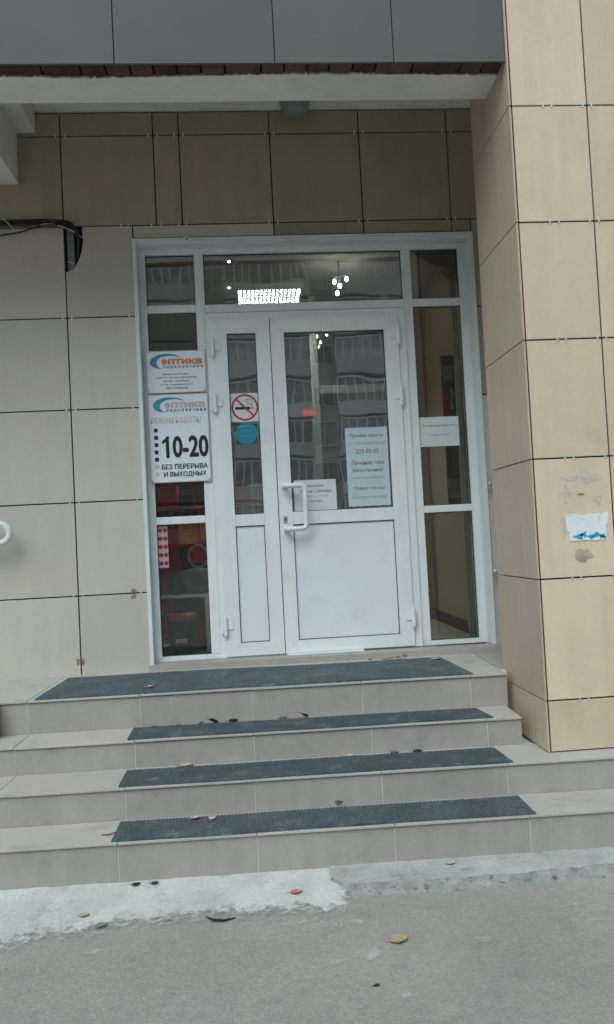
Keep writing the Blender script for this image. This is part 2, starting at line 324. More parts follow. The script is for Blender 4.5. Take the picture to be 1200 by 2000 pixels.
def blob(name, cx, cz, rx, rz, y, material, parent, n=26, jag=0.25, dy=0.0006):
    ph = random.uniform(0, 6)
    pts = []
    for i in range(n):
        a = 2*math.pi*i/n; k = 1 + jag*(0.5*math.sin(3*a+ph)+0.3*math.sin(5*a+2*ph)+random.uniform(-.5, .5))
        pts.append((cx+rx*k*math.cos(a), cz+rz*k*math.sin(a)))
    return prism(name, pts, y-dy, y, material, parent)
for cx, cz, rx, rz in ((-0.018, -0.42, 0.011, 0.022), (0.014, -0.422, 0.010, 0.022), (0.352, 0.018, 0.020, 0.012), (0.352, -0.022, 0.018, 0.017)):
    blob('rust_stain', cx, cz, rx, rz, -0.0016, RUST, wall)
SCUFF = mat('scuff', (0.62, 0.61, 0.57), 0.7)
prism('scratch', [(-.292, .304), (-.28, .298), (-.262, .296), (-.24, .299), (-.20, .302), (-.242, .303), (-.262, .302), (-.276, .303)], -.0022, -.0016, SCUFF, wall)

# ------------------------------------------------------------------ canopy: grey fascia, bricks, plastered beam, ceiling
can = empty('canopy', (1.2, -1.25, 2.690), 'overhanging canopy beam with grey panels above the doorway', 'canopy')
px = [-2.6, -1.79, -1.05, -0.245, 0.567, 1.363, 1.968, 2.5475]
for x0, x1 in zip(px, px[1:]): box('fascia_panel', x0+.0022, x1-.0022, -1.308+random.uniform(-.001, .001), -1.294, 2.690, 4.6, PANEL, can, 0.0012)
for x0, x1 in ((3.31, 4.1), (4.1, 4.9), (4.9, 5.2)): box('fascia_panel', x0+.0022, x1-.0022, -1.308, -1.294, 2.690, 4.6, PANEL, can, 0.0012)
box('beam_core', -2.6, 5.2, -1.292, -0.976, 2.728, 4.6, BACK, can)
x = -2.6; i = 0
while x < 2.53:
    wdt = random.choice((0.12, 0.12, 0.25, 0.12, 0.19)) + random.uniform(-.006, .006); x1 = min(x+wdt, 2.546)
    zz = 2.698+random.uniform(-.004, .007)
    box('brick', x+.004, x1-.004, -1.288, -1.15+random.uniform(-.004, .004), zz, zz+.04, BRICK, can, 0.004); x = x1
# plaster skin under the beam with a torn front edge
bm = bmesh.new(); N = 520; xs = [-2.6+5.146*i/N for i in range(N+1)]
fr = []; val = 0
for i in range(N+1):
    val = val*0.7 + random.uniform(-.004, .004)
    fr.append(-1.200 + val + 0.010*math.sin(xs[i]*3.1) + (random.uniform(-.009, 0) if random.random() < .10 else 0))
lo = [bm.verts.new((xs[i], fr[i], 2.690+.003*noise.noise((xs[i]*6, 0, 3)))) for i in range(N+1)]
up = [bm.verts.new((xs[i], fr[i]+.006, 2.706)) for i in range(N+1)]
bk = [bm.verts.new((xs[i], -0.972, 2.688)) for i in range(N+1)]
bt = [bm.verts.new((xs[i], -0.972, 3.20)) for i in range(N+1)]
for i in range(N):
    bm.faces.new((lo[i], lo[i+1], bk[i+1], bk[i])); bm.faces.new((up[i], up[i+1], lo[i+1], lo[i])); bm.faces.new((bk[i], bk[i+1], bt[i+1], bt[i]))
bm_obj('plaster_skin', bm, PLASTER, can, smooth=False)
box('plaster_skin', 3.31, 5.2, -1.20, -0.972, 2.688, 2.726, PLASTER, can)
ceil = box('porch_ceiling', -2.6, 5.2, -0.974, 0.04, 3.190, 3.30, PLASTER); tag(ceil, 'white plastered ceiling of the porch behind the beam', None, kind='structure')
cb = empty('cross_beam', (-1.4, -0.45, 2.70), 'stepped white plastered beam running from the wall at upper left', 'beam')
bm = bmesh.new(); add_box(bm, -2.58, -0.155, -0.970, -0.004, 3.045, 3.189, 0.004); bm_obj('upper_step', bm, PLASTER, cb)
bm = bmesh.new(); add_box(bm, -2.58, -0.275, -0.970, -0.004, 2.705, 3.044, 0.004); bm_obj('lower_step', bm, PLASTER, cb)
roof = box('building_mass', -2.6, 5.2, -1.29, 7.0, 4.61, 9.0, PANEL); tag(roof, 'grey upper storey of the shop building over the canopy', 'building')
sl = box('ceiling_slab', -2.6, 5.2, -0.92, 7.0, 3.61, 4.60, BACK); tag(sl, None, None, kind='structure')

# ------------------------------------------------------------------ column
colm = empty('clad_column', (2.95, -1.0, -0.828), 'square column clad in warm beige tiles right of the steps', 'column')
box('column_core', 2.575, 3.30, -1.300, -0.70, -0.828, 4.6, BACK, colm)
CX, CY, CZ0 = 2.559, -1.3156, 0.0322
zr = [-0.826, CZ0-P] + [CZ0+k*P for k in range(0, 8)]
for z0, z1 in zip(zr, zr[1:]):
    for x0, x1 in ((CX+.004, 2.960), (2.960, 3.31)):
        o = box('tile', x0+J, x1-J+ (0 if x1 < 3 else J), CY+random.uniform(-.001, .001), CY+0.011, z0+J, z1-J, TILE_A, colm, 0.0012)
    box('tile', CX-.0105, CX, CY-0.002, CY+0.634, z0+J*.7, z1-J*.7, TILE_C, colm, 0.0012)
    box('tile', 3.311, 3.322, CY, CY+0.634, z0+J, z1-J, TILE_A, colm, 0.0012)
    if z0 > -.6:
        for x in (2.727, 2.772, 2.937, 2.983): clip(x, CY-.0005, z0, colm)
box('tile', 2.575, 3.30, -0.695, -0.684, -0.5, 3.2, TILE_B, colm, 0.001)
RES = film('glue_residue', (0.70, 0.67, 0.62), 0.6, 26)
WET = film('dark_stain', (0.42, 0.35, 0.26), 0.5, 5)
for cx, cz, rx, rz in ((2.75, .535, .045, .014), (2.845, .535, .045, .026), (2.725, .47, .014, .025), (2.885, .42, .018, .026), (2.72, .418, .012, .008), (2.70, .30, .012, .05)):
    blob('glue_residue', cx, cz, rx, rz, CY-.0016, RES, colm, 30, .5)
blob('stain', 2.79, .142, .046, .034, CY-.0016, WET, colm)
PTORN = mat('torn_paper', (0.76, 0.77, 0.78), 0.85, 0.05, 20)
pts = [(2.712, .335), (2.716, .352), (2.74, .349), (2.765, .352), (2.80, .345), (2.84, .350), (2.885, .352), (2.897, .343), (2.905, .352), (2.93, .356), (2.935, .33), (2.928, .30), (2.915, .285), (2.918, .25), (2.914, .218), (2.86, .214), (2.80, .217), (2.735, .214), (2.722, .222), (2.726, .26), (2.714, .27), (2.711, .30)]
tp = prism('torn_poster', pts, CY-.0035, CY-.0012, PTORN); tag(tp, 'torn remnant of a white poster stuck on the beige column', 'poster')
for cx, cz, rx, rz in ((2.775, .238, .024, .014), (2.80, .247, .014, .012), (2.835, .236, .018, .011), (2.872, .24, .03, .012), (2.90, .232, .014, .012)):
    blob('blue_scrap', cx, cz, rx, rz, CY-.0036, mat('print_sky_blue', (0.02, .36, .55), .6), tp, 20, .6, .0004)
for cx, cz, rx, rz in ((2.735, .343, .014, .004), (2.80, .325, .012, .004), (2.886, .325, .006, .02)):
    blob('tear', cx, cz, rx, rz, CY-.0036, SCUFF, tp, 20, .6, .0003)
flk = blob('paper_flake', 2.795, .452, .016, .004, CY-.0012, mat('brown_flake', (0.32, .2, .1), .8), None, 16, .4, .003); tag(flk, 'small brown scrap of tape above the torn poster', 'scrap')

# ------------------------------------------------------------------ steps (turned slightly against the wall)
SK = -0.030
steps = empty('entrance_steps', (0, 0, 0), 'four grey porcelain tiled steps leading up to the doorway', 'steps'); steps.rotation_euler = (0, 0, SK)
LV = [(-0.505, -0.795), (-0.685, -1.062), (-0.828, -1.365), (-0.982, -1.628)]   # height, nose
bots = [-0.685, -0.828, -0.982, GZ]; backs = [0.06, -0.795, -1.062, -1.365]
xl, xr_ = -2.6, [2.535, 2.52, 5.1, 5.1]
bm = bmesh.new()
for (z, ny), zb, yb, xe in zip(LV, bots, backs, xr_): add_box(bm, xl, xe-.01, ny+.0125, yb+.3, GZ-.1, z-.0135)
add_box(bm, 2.5, 5.1, -.66, .2, GZ-.1, -.517)
bm_obj('step_core', bm, GROUT, steps, local=True)
jx = [-2.6] + [0.52-P*1.0025*k for k in range(4, 0, -1)] + [0.52+P*1.0025*k for k in range(0, 8)]
for s, ((z, ny), zb, yb, xe) in enumerate(zip(LV, bots, backs, xr_)):
    off = (-.012, .0, .004, .016)[s]
    for a, b in zip(jx, jx[1:]):
        a += off; b = min(b+off, xe)
        if a >= xe-.02: continue
        dz = random.uniform(-.0008, .0008)
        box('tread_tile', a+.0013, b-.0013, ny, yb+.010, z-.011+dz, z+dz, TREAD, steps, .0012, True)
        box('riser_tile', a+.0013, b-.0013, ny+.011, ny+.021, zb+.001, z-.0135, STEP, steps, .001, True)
for a, b in ((2.537, 3.14), (3.14, 3.75), (3.75, 4.36), (4.36, 5.0)): box('tread_tile', a+.0013, b-.0013, -.60, .06, -.516, -.505, STEP, steps, .0012, True)
box('side_block', -2.6, -0.243, -0.885, -0.797, GZ, -0.5035, STEP, steps, .002, True)
plinth = box('door_plinth', 0.436, 2.80, -0.034, 0.10, -0.53, -0.466, STEP, steps, .002, True)

# ------------------------------------------------------------------ cement at the foot of the steps
def shore(name, xs, back, front, zb, material, rows=14, parent=None):
    bm = bmesh.new(); grid = []
    for x in xs:
        yb, yf = back(x), front(x); colv = []
        for r in range(rows+1):
            t = r/rows; y = yb+(yf-yb)*t
            n = noise.noise((x*9, y*9, 0))*.004 + noise.noise((x*40, y*40, 3))*.0016
            h = zb*(1-t)**1.3 + .004 + n*(1-t)**.3
            colv.append(bm.verts.new((x, y, GZ+h)))
        grid.append(colv)
    for p, q in zip(grid, grid[1:]):
        for r in range(rows): bm.faces.new((p[r], q[r], q[r+1], p[r+1]))
    o = bm_obj(name, bm, material, parent, smooth=True)
    at = o.data.attributes.new('rim', 'FLOAT', 'POINT')
    for i, x in enumerate(xs):
        side = min(1.0, (xs[-1]-x)/.16)
        for r in range(rows+1): at.data[i*(rows+1)+r].value = 1.7*min((1-r/rows)*1.7, side) - .30
    return o
def ledge(name, xs, top, foot, zb, material, parent, rows=10):
    """broken front edge: pitted and undercut"""
    bm = bmesh.new(); grid = []
    for x in xs:
        y0, y1 = top(x), foot(x); colv = []
        for r in range(rows+1):
            t = r/rows; y = y0+(y1-y0)*t; k = math.sin(math.pi*t)
            n = noise.noise((x*28, t*4, 5))*.009*k + noise.noise((x*85, t*9, 9))*.005*k
            h = zb*(1-t**.8)
            colv.append(bm.verts.new((x+noise.noise((x*50, t*7, 1))*.004, y+n, GZ+h+n*.6-(.012 if r == rows else 0))))
        grid.append(colv)
    for p, q in zip(grid, grid[1:]):
        for r in range(rows): bm.faces.new((p[r], q[r], q[r+1], p[r+1]))
    return bm_obj(name, bm, material, parent, smooth=True)
def pl(pts):
    def f(x):
        if x <= pts[0][0]: return pts[0][1]
        for (a, b), (c, d) in zip(pts, pts[1:]):
            if x <= c: return b+(d-b)*(x-a)/(c-a)
        return pts[-1][1]
    return f
riser_y = lambda x: -1.610 + SK*x
fpt = [(-2.6, -2.25), (-.3, -2.2), (.133, -2.12), (.214, -2.082), (.275, -2.02), (.389, -2.065), (.472, -2.05), (.511, -2.0), (.659, -2.006), (.826, -1.99), (.976, -1.98), (1.279, -2.0), (1.354, -2.06), (1.41, -2.04), (1.455, -1.98), (1.47, -1.9), (1.462, -1.84)]
fp = pl(fpt); jit = {}
def fj(x):
    return fp(x) + -.045 + 0.03*noise.noise((x*9, 0, 2))+0.022*noise.noise((x*30, 1, 2))+.014*noise.noise((x*80, 2, 2))
cp = shore('cement_patch', [-2.6+.04*i for i in range(65)] + [0.0+.008*i for i in range(1, 190)], riser_y, fj, .030, CEM); tag(cp, 'white cement patch smeared along the foot of the steps', 'cement', kind='structure')
sp = pl([(1.40, -1.80), (1.47, -1.87), (1.8, -1.892), (2.14, -1.908), (2.56, -1.89), (3.2, -1.93), (5.1, -1.98)])
kx = [1.40+.007*i for i in range(185)] + [2.70+.02*i for i in range(120)]
kt = lambda x: sp(x) + .040 + .018*noise.noise((x*8, 0, 7)) + .012*noise.noise((x*30, 0, 8))
bm = bmesh.new(); grid = []
for x in kx:
    yb, yf = riser_y(x), kt(x)
    grid.append([bm.verts.new((x, yb+(yf-yb)*r/8, GZ+.034+.006*(1-r/8)+noise.noise((x*14, r*.6, 4))*.003)) for r in range(9)])
for p, q in zip(grid, grid[1:]):
    for r in range(8): bm.faces.new((p[r], q[r], q[r+1], p[r+1]))
cs = bm_obj('cement_kerb', bm, CEMG, smooth=True); tag(cs, 'crumbling grey cement kerb along the foot of the steps', None, kind='structure')
ledge('broken_edge', kx, kt, lambda x: sp(x)-.012+.02*noise.noise((x*11, 3, 7)), .0342, CEMD, cs)
# pale splashes of paint on the asphalt
SPL = film('pale_splash', (0.56, 0.53, 0.49), 0.7, 14)
def gblob(cx, cy, rx, ry, n=22, jag=.4):
    pts = []; ph = random.uniform(0, 6)
    for i in range(n):
        a = 2*math.pi*i/n; k = 1+jag*(.4*math.sin(2*a+ph)+.3*math.sin(5*a)+random.uniform(-.4, .4)); pts.append((cx+rx*k*math.cos(a), cy+ry*k*math.sin(a), GZ+.003))
    return pts
vs, fs = [], []
for cx, cy, rx, ry in ((1.492, -2.333, .045, .030), (1.334, -2.363, .04, .025), (1.47, -2.092, .022, .02), (1.664, -2.122, .022, .018), (.961, -2.135, .022, .02), (1.1, -2.439, .018, .03), (1.553, -2.577, .02, .03), (.472, -2.143, .03, .022), (.677, -2.167, .025, .02), (.83, -2.17, .015, .012), (1.22, -2.06, .05, .02), (1.05, -2.04, .03, .015), (1.9, -2.3, .03, .02), (2.05, -2.25, .015, .012), (2.3, -2.1, .03, .015), (.75, -2.45, .02, .014), (.9, -2.6, .015, .02), (1.7, -2.45, .012, .01), (.55, -2.55, .02, .02), (1.0, -2.25, .015, .015), (1.36, -2.1, .05, .025)):
    p = gblob(cx, cy, rx, ry); fs.append(tuple(range(len(vs), len(vs)+len(p)))); vs += p
sm = mesh_obj('paint_splashes', vs, fs, SPL); tag(sm, 'pale splashes of dried plaster spotting the asphalt', 'stains', kind='stuff')

# ------------------------------------------------------------------ mats
def mat_strip(corners, z, label):
    """corners fl, bl, br, fr in x,y: ribbed rubber runner with a comb-cut back edge"""
    fl, bl, br, fr_ = [Vector(c) for c in corners]; W = (br-bl).length; n = int(W/.0085); bm = bmesh.new(); rows = []
    ph = random.uniform(0, 6)
    m_ = 12
    for i in range(n+1):
        u = i/n; f = fl.lerp(fr_, u); b = bl.lerp(br, u); cv = []
        f = f + Vector((0, .004*math.sin(u*7+ph)+.002*math.sin(u*19)))
        if i % 2: b = b + Vector((0, .011))
        for j in range(m_+1):
            t = j/m_; q = f.lerp(b, t)
            h = .007 + .0022*math.sin(u*9+ph)*(.5+.5*math.sin(t*3+ph)) + (.0035*max(0, math.sin(u*5+ph)) if t < .12 else 0) + (.0012 if i % 2 else 0)
            cv.append(bm.verts.new((q.x, q.y, z+h)))
        lo_ = [bm.verts.new((f.x, f.y, z+.0008)), bm.verts.new((b.x, b.y, z+.0008))]
        rows.append((cv, lo_))
    for (a, la), (b, lb) in zip(rows, rows[1:]):
        for j in range(m_): bm.faces.new((a[j], b[j], b[j+1], a[j+1]))
        bm.faces.new((la[0], lb[0], b[0], a[0])); bm.faces.new((a[-1], b[-1], lb[1], la[1]))
    for (c, l) in (rows[0], rows[-1]): bm.faces.new([l[0]] + c + [l[1]])
    o = bm_obj('rubber_mat', bm, MAT_RUB); tag(o, label, 'mat', 'rubber mats on the steps'); return o
mat_strip([(-.083, -.783), (-.055, -.125), (2.285, -.235), (2.322, -.845)], -.505, 'wide dark ribbed mat on the top landing before the door')
mat_strip([(.452, -1.068), (.447, -.830), (2.312, -.900), (2.340, -1.124)], -.685, 'narrow dark ribbed mat on the step just below the landing')
mat_strip([(.452, -1.369), (.450, -1.118), (2.318, -1.172), (2.329, -1.428)], -.828, 'narrow dark ribbed mat on the third step down')
mat_strip([(.459, -1.633), (.460, -1.405), (2.337, -1.460), (2.335, -1.692)], -.982, 'narrow dark ribbed mat on the lowest step')

# ------------------------------------------------------------------ glazed entrance
ent = empty('glazed_entrance', (1.58, 0.1, -0.466), 'white plastic glazed entrance with a double door and side lights', 'entrance')
FY0, FY1 = 0.085, 0.150
X0, X1, ZB, ZT = 0.466, 2.700, -0.466, 2.288
bm = bmesh.new(); add_mitred(bm, 0.440, 2.728, -0.500, 2.326, 0.024, 0.030, 0.0005, 0.030, -0.013, -0.001)
bm_obj('trim_flange', bm, TRIM, ent)
boxes('trim_reveal', [(0.452, 0.465, -0.0005, 0.149, -0.500, 2.30), (2.701, 2.714, -0.0005, 0.149, -0.500, 2.30), (0.4655, 2.7005, -0.0005, 0.149, 2.2885, 2.30)], TRIM, ent)
bm = bmesh.new(); add_mitred(bm, X0, X1, ZB, ZT, 0.041, 0.055, 0.030, 0.038, FY0, FY1); bm_obj('outer_frame', bm, PVC, ent)
ML0, ML1, MR0, MR1 = 0.832, 0.894, 2.247, 2.310
for a, b in ((ML0, ML1), (MR0, MR1)): box('mullion', a, b, FY0-.001, FY1, ZB+.0305, ZT-.0385, PVC, ent, .003)
for a, b, z0, z1 in ((X0+.0415, ML0-.0005, 1.856, 1.908), (ML1+.0005, MR0-.0005, 1.846, 1.904), (MR1+.0005, X1-.0555, 1.852, 1.904), (X0+.0415, ML0-.0005, .436, .486), (MR1+.0005, X1-.0555, .430, .478)):
    box('transom', a, b, FY0, FY1, z0, z1, PVC, ent, .003)
def pane(x0, x1, z0, z1, y, parent, m=GLASS):
    p = box('glass_pane', x0, x1, y, y+.006, z0, z1, m, parent)
    ring('gasket', x0, x1, z0, z1, .0042, y-.006, y-.0006, GASKET, parent); return p
xa, xb = X0+.0415, X1-.0555
for a, b, z0, z1 in ((xa, ML0, 1.908, 2.2495), (xa, ML0, .486, 1.856), (xa, ML0, -.4355, .436), (ML1, MR0, 1.904, 2.2495), (MR1, xb, 1.904, 2.2495), (MR1, xb, .478, 1.852), (MR1, xb, -.4355, .430)):
    pane(a+.0005, b-.0005, z0+.0005, z1-.0005, 0.112, ent, GLASST if z0 > 1.9 else GLASS)
# door casing and leaves
bm = bmesh.new(); add_mitred(bm, ML1+.001, MR0-.001, -.4650, 1.838, .040, .050, .0005, .045, .066, .140); bm_obj('door_casing', bm, PVC, ent)
box('threshold_strip', 1.33, 1.84, -.002, .060, -.4655, -.458, mat('alu_strip', (.8, .82, .83), .35, metal=.3), ent, .001)
box('threshold_sill', .896, 2.244, .0615, .15, -.4652, -.459, TRIM, ent, .001)
def leaf(x0, x1, pa, pb, gz0, gz1, pz0, pz1, label=None):
    z0, z1 = -.456, 1.791; y0, y1 = .052, .118
    bm = bmesh.new(); add_mitred(bm, x0, x1, z0, z1, pa-x0, x1-pb, pz0-z0, z1-gz1, y0, y1); add_box(bm, pa+.0003, pb-.0003, y0+.0005, y1, pz1, gz0, .002)
    lf = bm_obj('door_leaf', bm, PVC, ent)
    if label: lf['label'] = label
    pane(pa+.0005, pb-.0005, gz0+.0005, gz1-.0005, .078, lf, GLASSW)
    box('door_panel', pa+.0008, pb-.0008, .066, .09, pz0+.0008, pz1-.0008, PVC2, lf, .002)
    ring('gasket', pa+.0008, pb-.0008, pz0+.0008, pz1-.0008, .0042, .060, .0655, GASKET, lf); return lf
lfL = leaf(.932, 1.3175, 1.029, 1.223, .478, 1.695, -.370, .401, 'narrow left door leaf with a slim glass pane')
lfR = leaf(1.3235, 2.192, 1.4135, 2.095, .480, 1.692, -.374, .395, 'wide right door leaf with a pull handle')
def hinge(x, z, lf, s):
    bm = bmesh.new()
    add_tube(bm, [(x, .038, z-.058), (x, .038, z+.058)], .0140, 10)
    add_tube(bm, [(x, .038, z-.068), (x, .038, z-.058)], .009, 8); add_tube(bm, [(x, .038, z+.058), (x, .038, z+.068)], .009, 8)
    add_box(bm, min(x, x+s*.05), max(x, x+s*.05), .0440, .0518, z-.020, z+.030, .001); add_box(bm, min(x, x-s*.028), max(x, x-s*.028), .053, .0656, z-.05, z+.01, .001)
    bm_obj('hinge', bm, PVC, lf)
for z in (1.60, 1.225, -.258): hinge(.934, z, lfL, 1)
for z in (1.648, 1.23, -.265): hinge(2.190, z, lfR, -1)
# pull handle, lock
yh = -.018
arc = [(1.366, .050, .652), (1.366, yh+.012, .652), (1.368, yh+.004, .652), (1.376, yh, .652)]
arc += [(1.468+.030*math.sin(a), yh, .622+.030*math.cos(a)) for a in [R(15*k) for k in range(0, 7)]]
arc += [(1.468+.030*math.cos(a), yh, .395-.030*math.sin(a)) for a in [R(15*k) for k in range(0, 7)]]
arc += [(1.378, yh, .365), (1.370, yh+.004, .365), (1.368, yh+.012, .365), (1.368, .050, .365)]
hb = bmesh.new(); add_tube(hb, arc, .0165, 12)
for z in (.652, .365): add_tube(hb, [(1.367, .0515, z), (1.367, .046, z)], .024, 14)
bm_obj('handle', hb, WPAINT, lfR, smooth=True)
bm = bmesh.new(); add_tube(bm, [(1.364, .0515, .430), (1.364, .046, .430)], .016, 16); add_box(bm, 1.350, 1.378, .0470, .0515, .405, .455, .003); lk = bm_obj('lock_plate', bm, mat('steel_lock', (.55, .55, .52), .4, metal=.6), lfR)
bm = bmesh.new(); add_tube(bm, [(1.364, .0462, .436), (1.364, .0435, .436)], .0055, 10); add_box(bm, 1.361, 1.367, .0440, .0462, .420, .434); bm_obj('keyhole', bm, BLACKP, lfR)
bm = bmesh.new(); add_box(bm, .783, .818, -.0165, -.0135, 2.298, 2.332, .001); add_tube(bm, [(.80, -.0165, 2.316), (.80, -.019, 2.316)], .006, 8)
bm_obj('fixing_plate', bm, TRIM, ent)
tube('screw', [(.80, -.0185, 2.316), (.80, -.0205, 2.316)], .0065, BLACKP, ent, 8)

# ------------------------------------------------------------------ notices, stickers and sign boards
def swoosh(dx, dz, y, m_, parent):
    pts = [(.722, 1.546), (.70, 1.560), (.665, 1.570), (.62, 1.574), (.57, 1.568), (.533, 1.551), (.514, 1.525), (.520, 1.500), (.545, 1.483), (.597, 1.469),
           (.572, 1.486), (.559, 1.505), (.560, 1.525), (.575, 1.543), (.605, 1.555), (.645, 1.560), (.685, 1.556)]
    out = []; n = len(pts)
    for i in range(n):
        p0, p1, p2, p3 = (Vector(pts[(i+k) % n]) for k in (-1, 0, 1, 2))
        if i in (0, 9): p0 = p1*2-p2
        if i in (8, 16): p3 = p2*2-p1
        for t in (0, .25, .5, .75): out.append(tuple(.5*((2*p1)+(-p0+p2)*t+(2*p0-5*p1+4*p2-p3)*t*t+(-p0+3*p1-3*p2+p3)*t**3)))
    return prism('swoosh', [(x+dx, z+dz) for x, z in out], y-.0004, y, m_, parent)
SY0, SY1 = .066, .080
def board(name, x0, x1, z0, z1, label, lip):
    s = box(name, x0, x1, SY0, SY1, z0, z1, BOARD, None, .002); tag(s, label, 'sign')
    bm = bmesh.new(); add_mitred(bm, x0, x1, z0, z1, .006, .006, .006, .006, SY0-.0014, SY0-.0002); bm_obj('border', bm, lip, s)
    for a in (x0+.012, x1-.012): tube('screw', [(a, SY0, z0+.012), (a, SY0-.004, z0+.012)], .0045, STEEL, s, 8)
    return s
LIP = mat('faded_border', (.62, .50, .47), .6)
TY = SY0-.0012
def logo(s, dz, cO, cT, sx):
    swoosh(sx, dz, TY, TEAL, s)
    bm = bmesh.new(); add_tube(bm, [(.608+sx, TY-.0005, 1.520+dz), (.608+sx, TY-.0010, 1.520+dz)], .0195, 24); bm_obj('dot', bm, cO, s)
    text('lettering', 'птика', .744+sx, TY-.0006, 1.500+dz, .040, .226, cO, s, 0, .055)
    text('lettering', 'п е р с п е к т и в а', .730+sx, TY-.0006, 1.470+dz, .024, .265, cT, s, .25, .02)
s1 = board('address_sign', .486, .880, 1.311, 1.594, 'white address sign with an orange and blue emblem above the hours sign', LIP)
logo(s1, 0, ORANGE, INKG, 0)
for k, (t_, w_) in enumerate((('Юридический адрес:', .18), ('ООО ПТО «Оптика Перспектива»', .27), ('454138 г. Челябинск,', .18), ('ул. Бр. Кашириных д.132', .22), ('ИНН 7447021238', .14))):
    text('lettering', t_, .685, TY-.0003, 1.430-.0235*k, .013, w_, INKG, s1, 0, .02)
s2 = board('opening_hours_sign', .487, .884, .714, 1.303, 'tall white opening hours sign reading 10-20 on the left side light', LIP)
logo(s2, -.292, PINKD, INK, .008)
text('lettering', 'РЕЖИМ РАБОТЫ', .668, TY-.0003, 1.105, .044, .33, PINK, s2, 0, .02)
for k in range(7):
    z = 1.063-.0485*k; box('square', .520, .545, TY-.0005, TY, z-.013, z+.013, INK if k < 5 else PINK, s2)
text('lettering', '0-20', .757, TY-.0003, .875, .148, .238, INK, s2, 0, .035)
prism('lettering', [(.594, .877), (.616, .877), (.616, 1.021), (.600, 1.021), (.590, 1.004), (.571, .993), (.571, .971), (.594, .984)], TY-.0007, TY-.0003, INK, s2)
text('lettering', 'БЕЗ ПЕРЕРЫВА', .713, TY-.0003, .800, .036, .305, INK, s2, 0, .03)
text('lettering', 'И ВЫХОДНЫХ', .714, TY-.0003, .745, .040, .28, INK, s2, 0, .03)

GYo = .0775   # just outside the door glass
ns = box('no_smoking_sticker', 1.036, 1.222, GYo-.0014, GYo-.0002, 1.100, 1.293, PAPER); tag(ns, 'square no-smoking sticker on the slim door pane', 'sticker')
def annulus(name, cx, cz, r0, r1, y, m_, parent, n=36):
    bm = bmesh.new(); a_ = []
    for i in range(n):
        a = 2*math.pi*i/n; a_.append((bm.verts.new((cx+r0*math.cos(a), y, cz+r0*math.sin(a))), bm.verts.new((cx+r1*math.cos(a), y, cz+r1*math.sin(a)))))
    for i in range(n): bm.faces.new((a_[i][0], a_[i][1], a_[(i+1) % n][1], a_[(i+1) % n][0]))
    return bm_obj(name, bm, m_, parent)
ncx, ncz = 1.129, 1.197; ys = GYo-.0018
annulus('ring', ncx, ncz, .077, .090, ys, RED, ns)
prism('cigarette', [(1.064, 1.183), (1.165, 1.183), (1.165, 1.201), (1.064, 1.201)], ys-.0002, ys, INK, ns)
prism('cigarette_tip', [(1.170, 1.185), (1.187, 1.185), (1.187, 1.200), (1.170, 1.200)], ys-.0002, ys, INKF, ns)
tube('smoke', [(1.176, ys-.0012, 1.205), (1.163, ys-.0012, 1.218), (1.145, ys-.0012, 1.228), (1.142, ys-.0012, 1.245), (1.155, ys-.0012, 1.255), (1.176, ys-.0012, 1.245), (1.182, ys-.0012, 1.230), (1.176, ys-.0012, 1.215)], .0016, INKG, ns, 5)
prism('bar', [(1.066, 1.251), (1.074, 1.260), (1.192, 1.143), (1.184, 1.134)], ys-.0006, ys-.0003, RED, ns)
bm = bmesh.new(); add_tube(bm, [(1.131, GYo-.0002, 1.021), (1.131, GYo-.0014, 1.021)], .074, 40); bs = bm_obj('round_sticker', bm, CYAN); tag(bs, 'round blue sticker under the no-smoking sign', 'sticker')
for t_, z, w_, h_ in (('ВХОД', 1.028, .07, .022), ('свободный', 1.000, .085, .016)): text('lettering', t_, 1.128, GYo-.0017, z, h_, w_, mat('print_pale_blue', (.08, .36, .48), .5), bs)
tube('glint', [(1.075, GYo-.002, 1.066), (1.13, GYo-.002, 1.071), (1.16, GYo-.002, 1.068)], .0016, PAPER, bs, 5)
tube_pts = [(1.15, .075, .955), (1.165, .075, .945), (1.18, .075, .948), (1.188, .075, .935), (1.176, .075, .925), (1.185, .075, .91)]
rs = box('red_sticker', 1.510, 1.612, GYo-.0014, GYo-.0002, 1.121, 1.170, PINKR); tag(rs, 'small red rectangular sticker on the wide door pane', 'sticker')
text('lettering', 'ОТ СЕБЯ', 1.561, GYo-.0017, 1.136, .018, .075, PINK, rs)
GYi = .092   # behind the door glass
def sheet(name, x0, x1, z0, z1, y, m_, label):
    s = box(name, x0, x1, y-.0012, y, z0, z1, m_); return tag(s, label, 'notice')
n1 = sheet('clinic_notice', 1.796, 2.083, .497, 1.030, .0776, PAPERB, 'tall bluish notice in the lower right of the wide door pane')
for t_, z, h_, w_, m_ in (('Прием врача', .958, .030, .225, INKG), ('офтальмолога', .905, .030, .25, INKF), ('223-02-03', .853, .030, .155, INKG), ('Лечение глаз', .775, .032, .225, INKG), ('Визотроник', .722, .032, .21, INKG), ('(аппаратное)', .677, .020, .22, INKF), ('Спекл лазер', .600, .030, .215, INKG), ('Макулотестер', .540, .030, .235, INKF)):
    text('lettering', t_, 1.940, .0776-.0016, z, h_, w_, m_, n1, 0, .01)
n2 = sheet('small_notice', 1.430, 1.716, .483, .690, .0776, PAPER, 'small white notice behind the pull handle on the door pane')
for t_, z, h_, w_, m_ in (('Внимание!', .642, .018, .11, INKG), ('Ремонт (замена)', .598, .026, .21, INKG), ('линз и оправ', .573, .010, .17, INKF), ('срочно', .535, .018, .075, INKG)): text('lettering', t_, 1.578, .0776-.0016, z, h_, w_, m_, n2, 0, .01)
n3 = sheet('side_notice', 2.312, 2.590, .884, 1.087, .1108, PAPER, 'white notice taped inside the right side light')
for t_, z, h_, w_, m_ in (('Солнцезащитные очки', 1.018, .018, .23, INKG), ('скидка 20%', .955, .016, .13, INKF)): text('lettering', t_, 2.452, .1108-.0016, z, h_, w_, m_, n3, 0, .01)
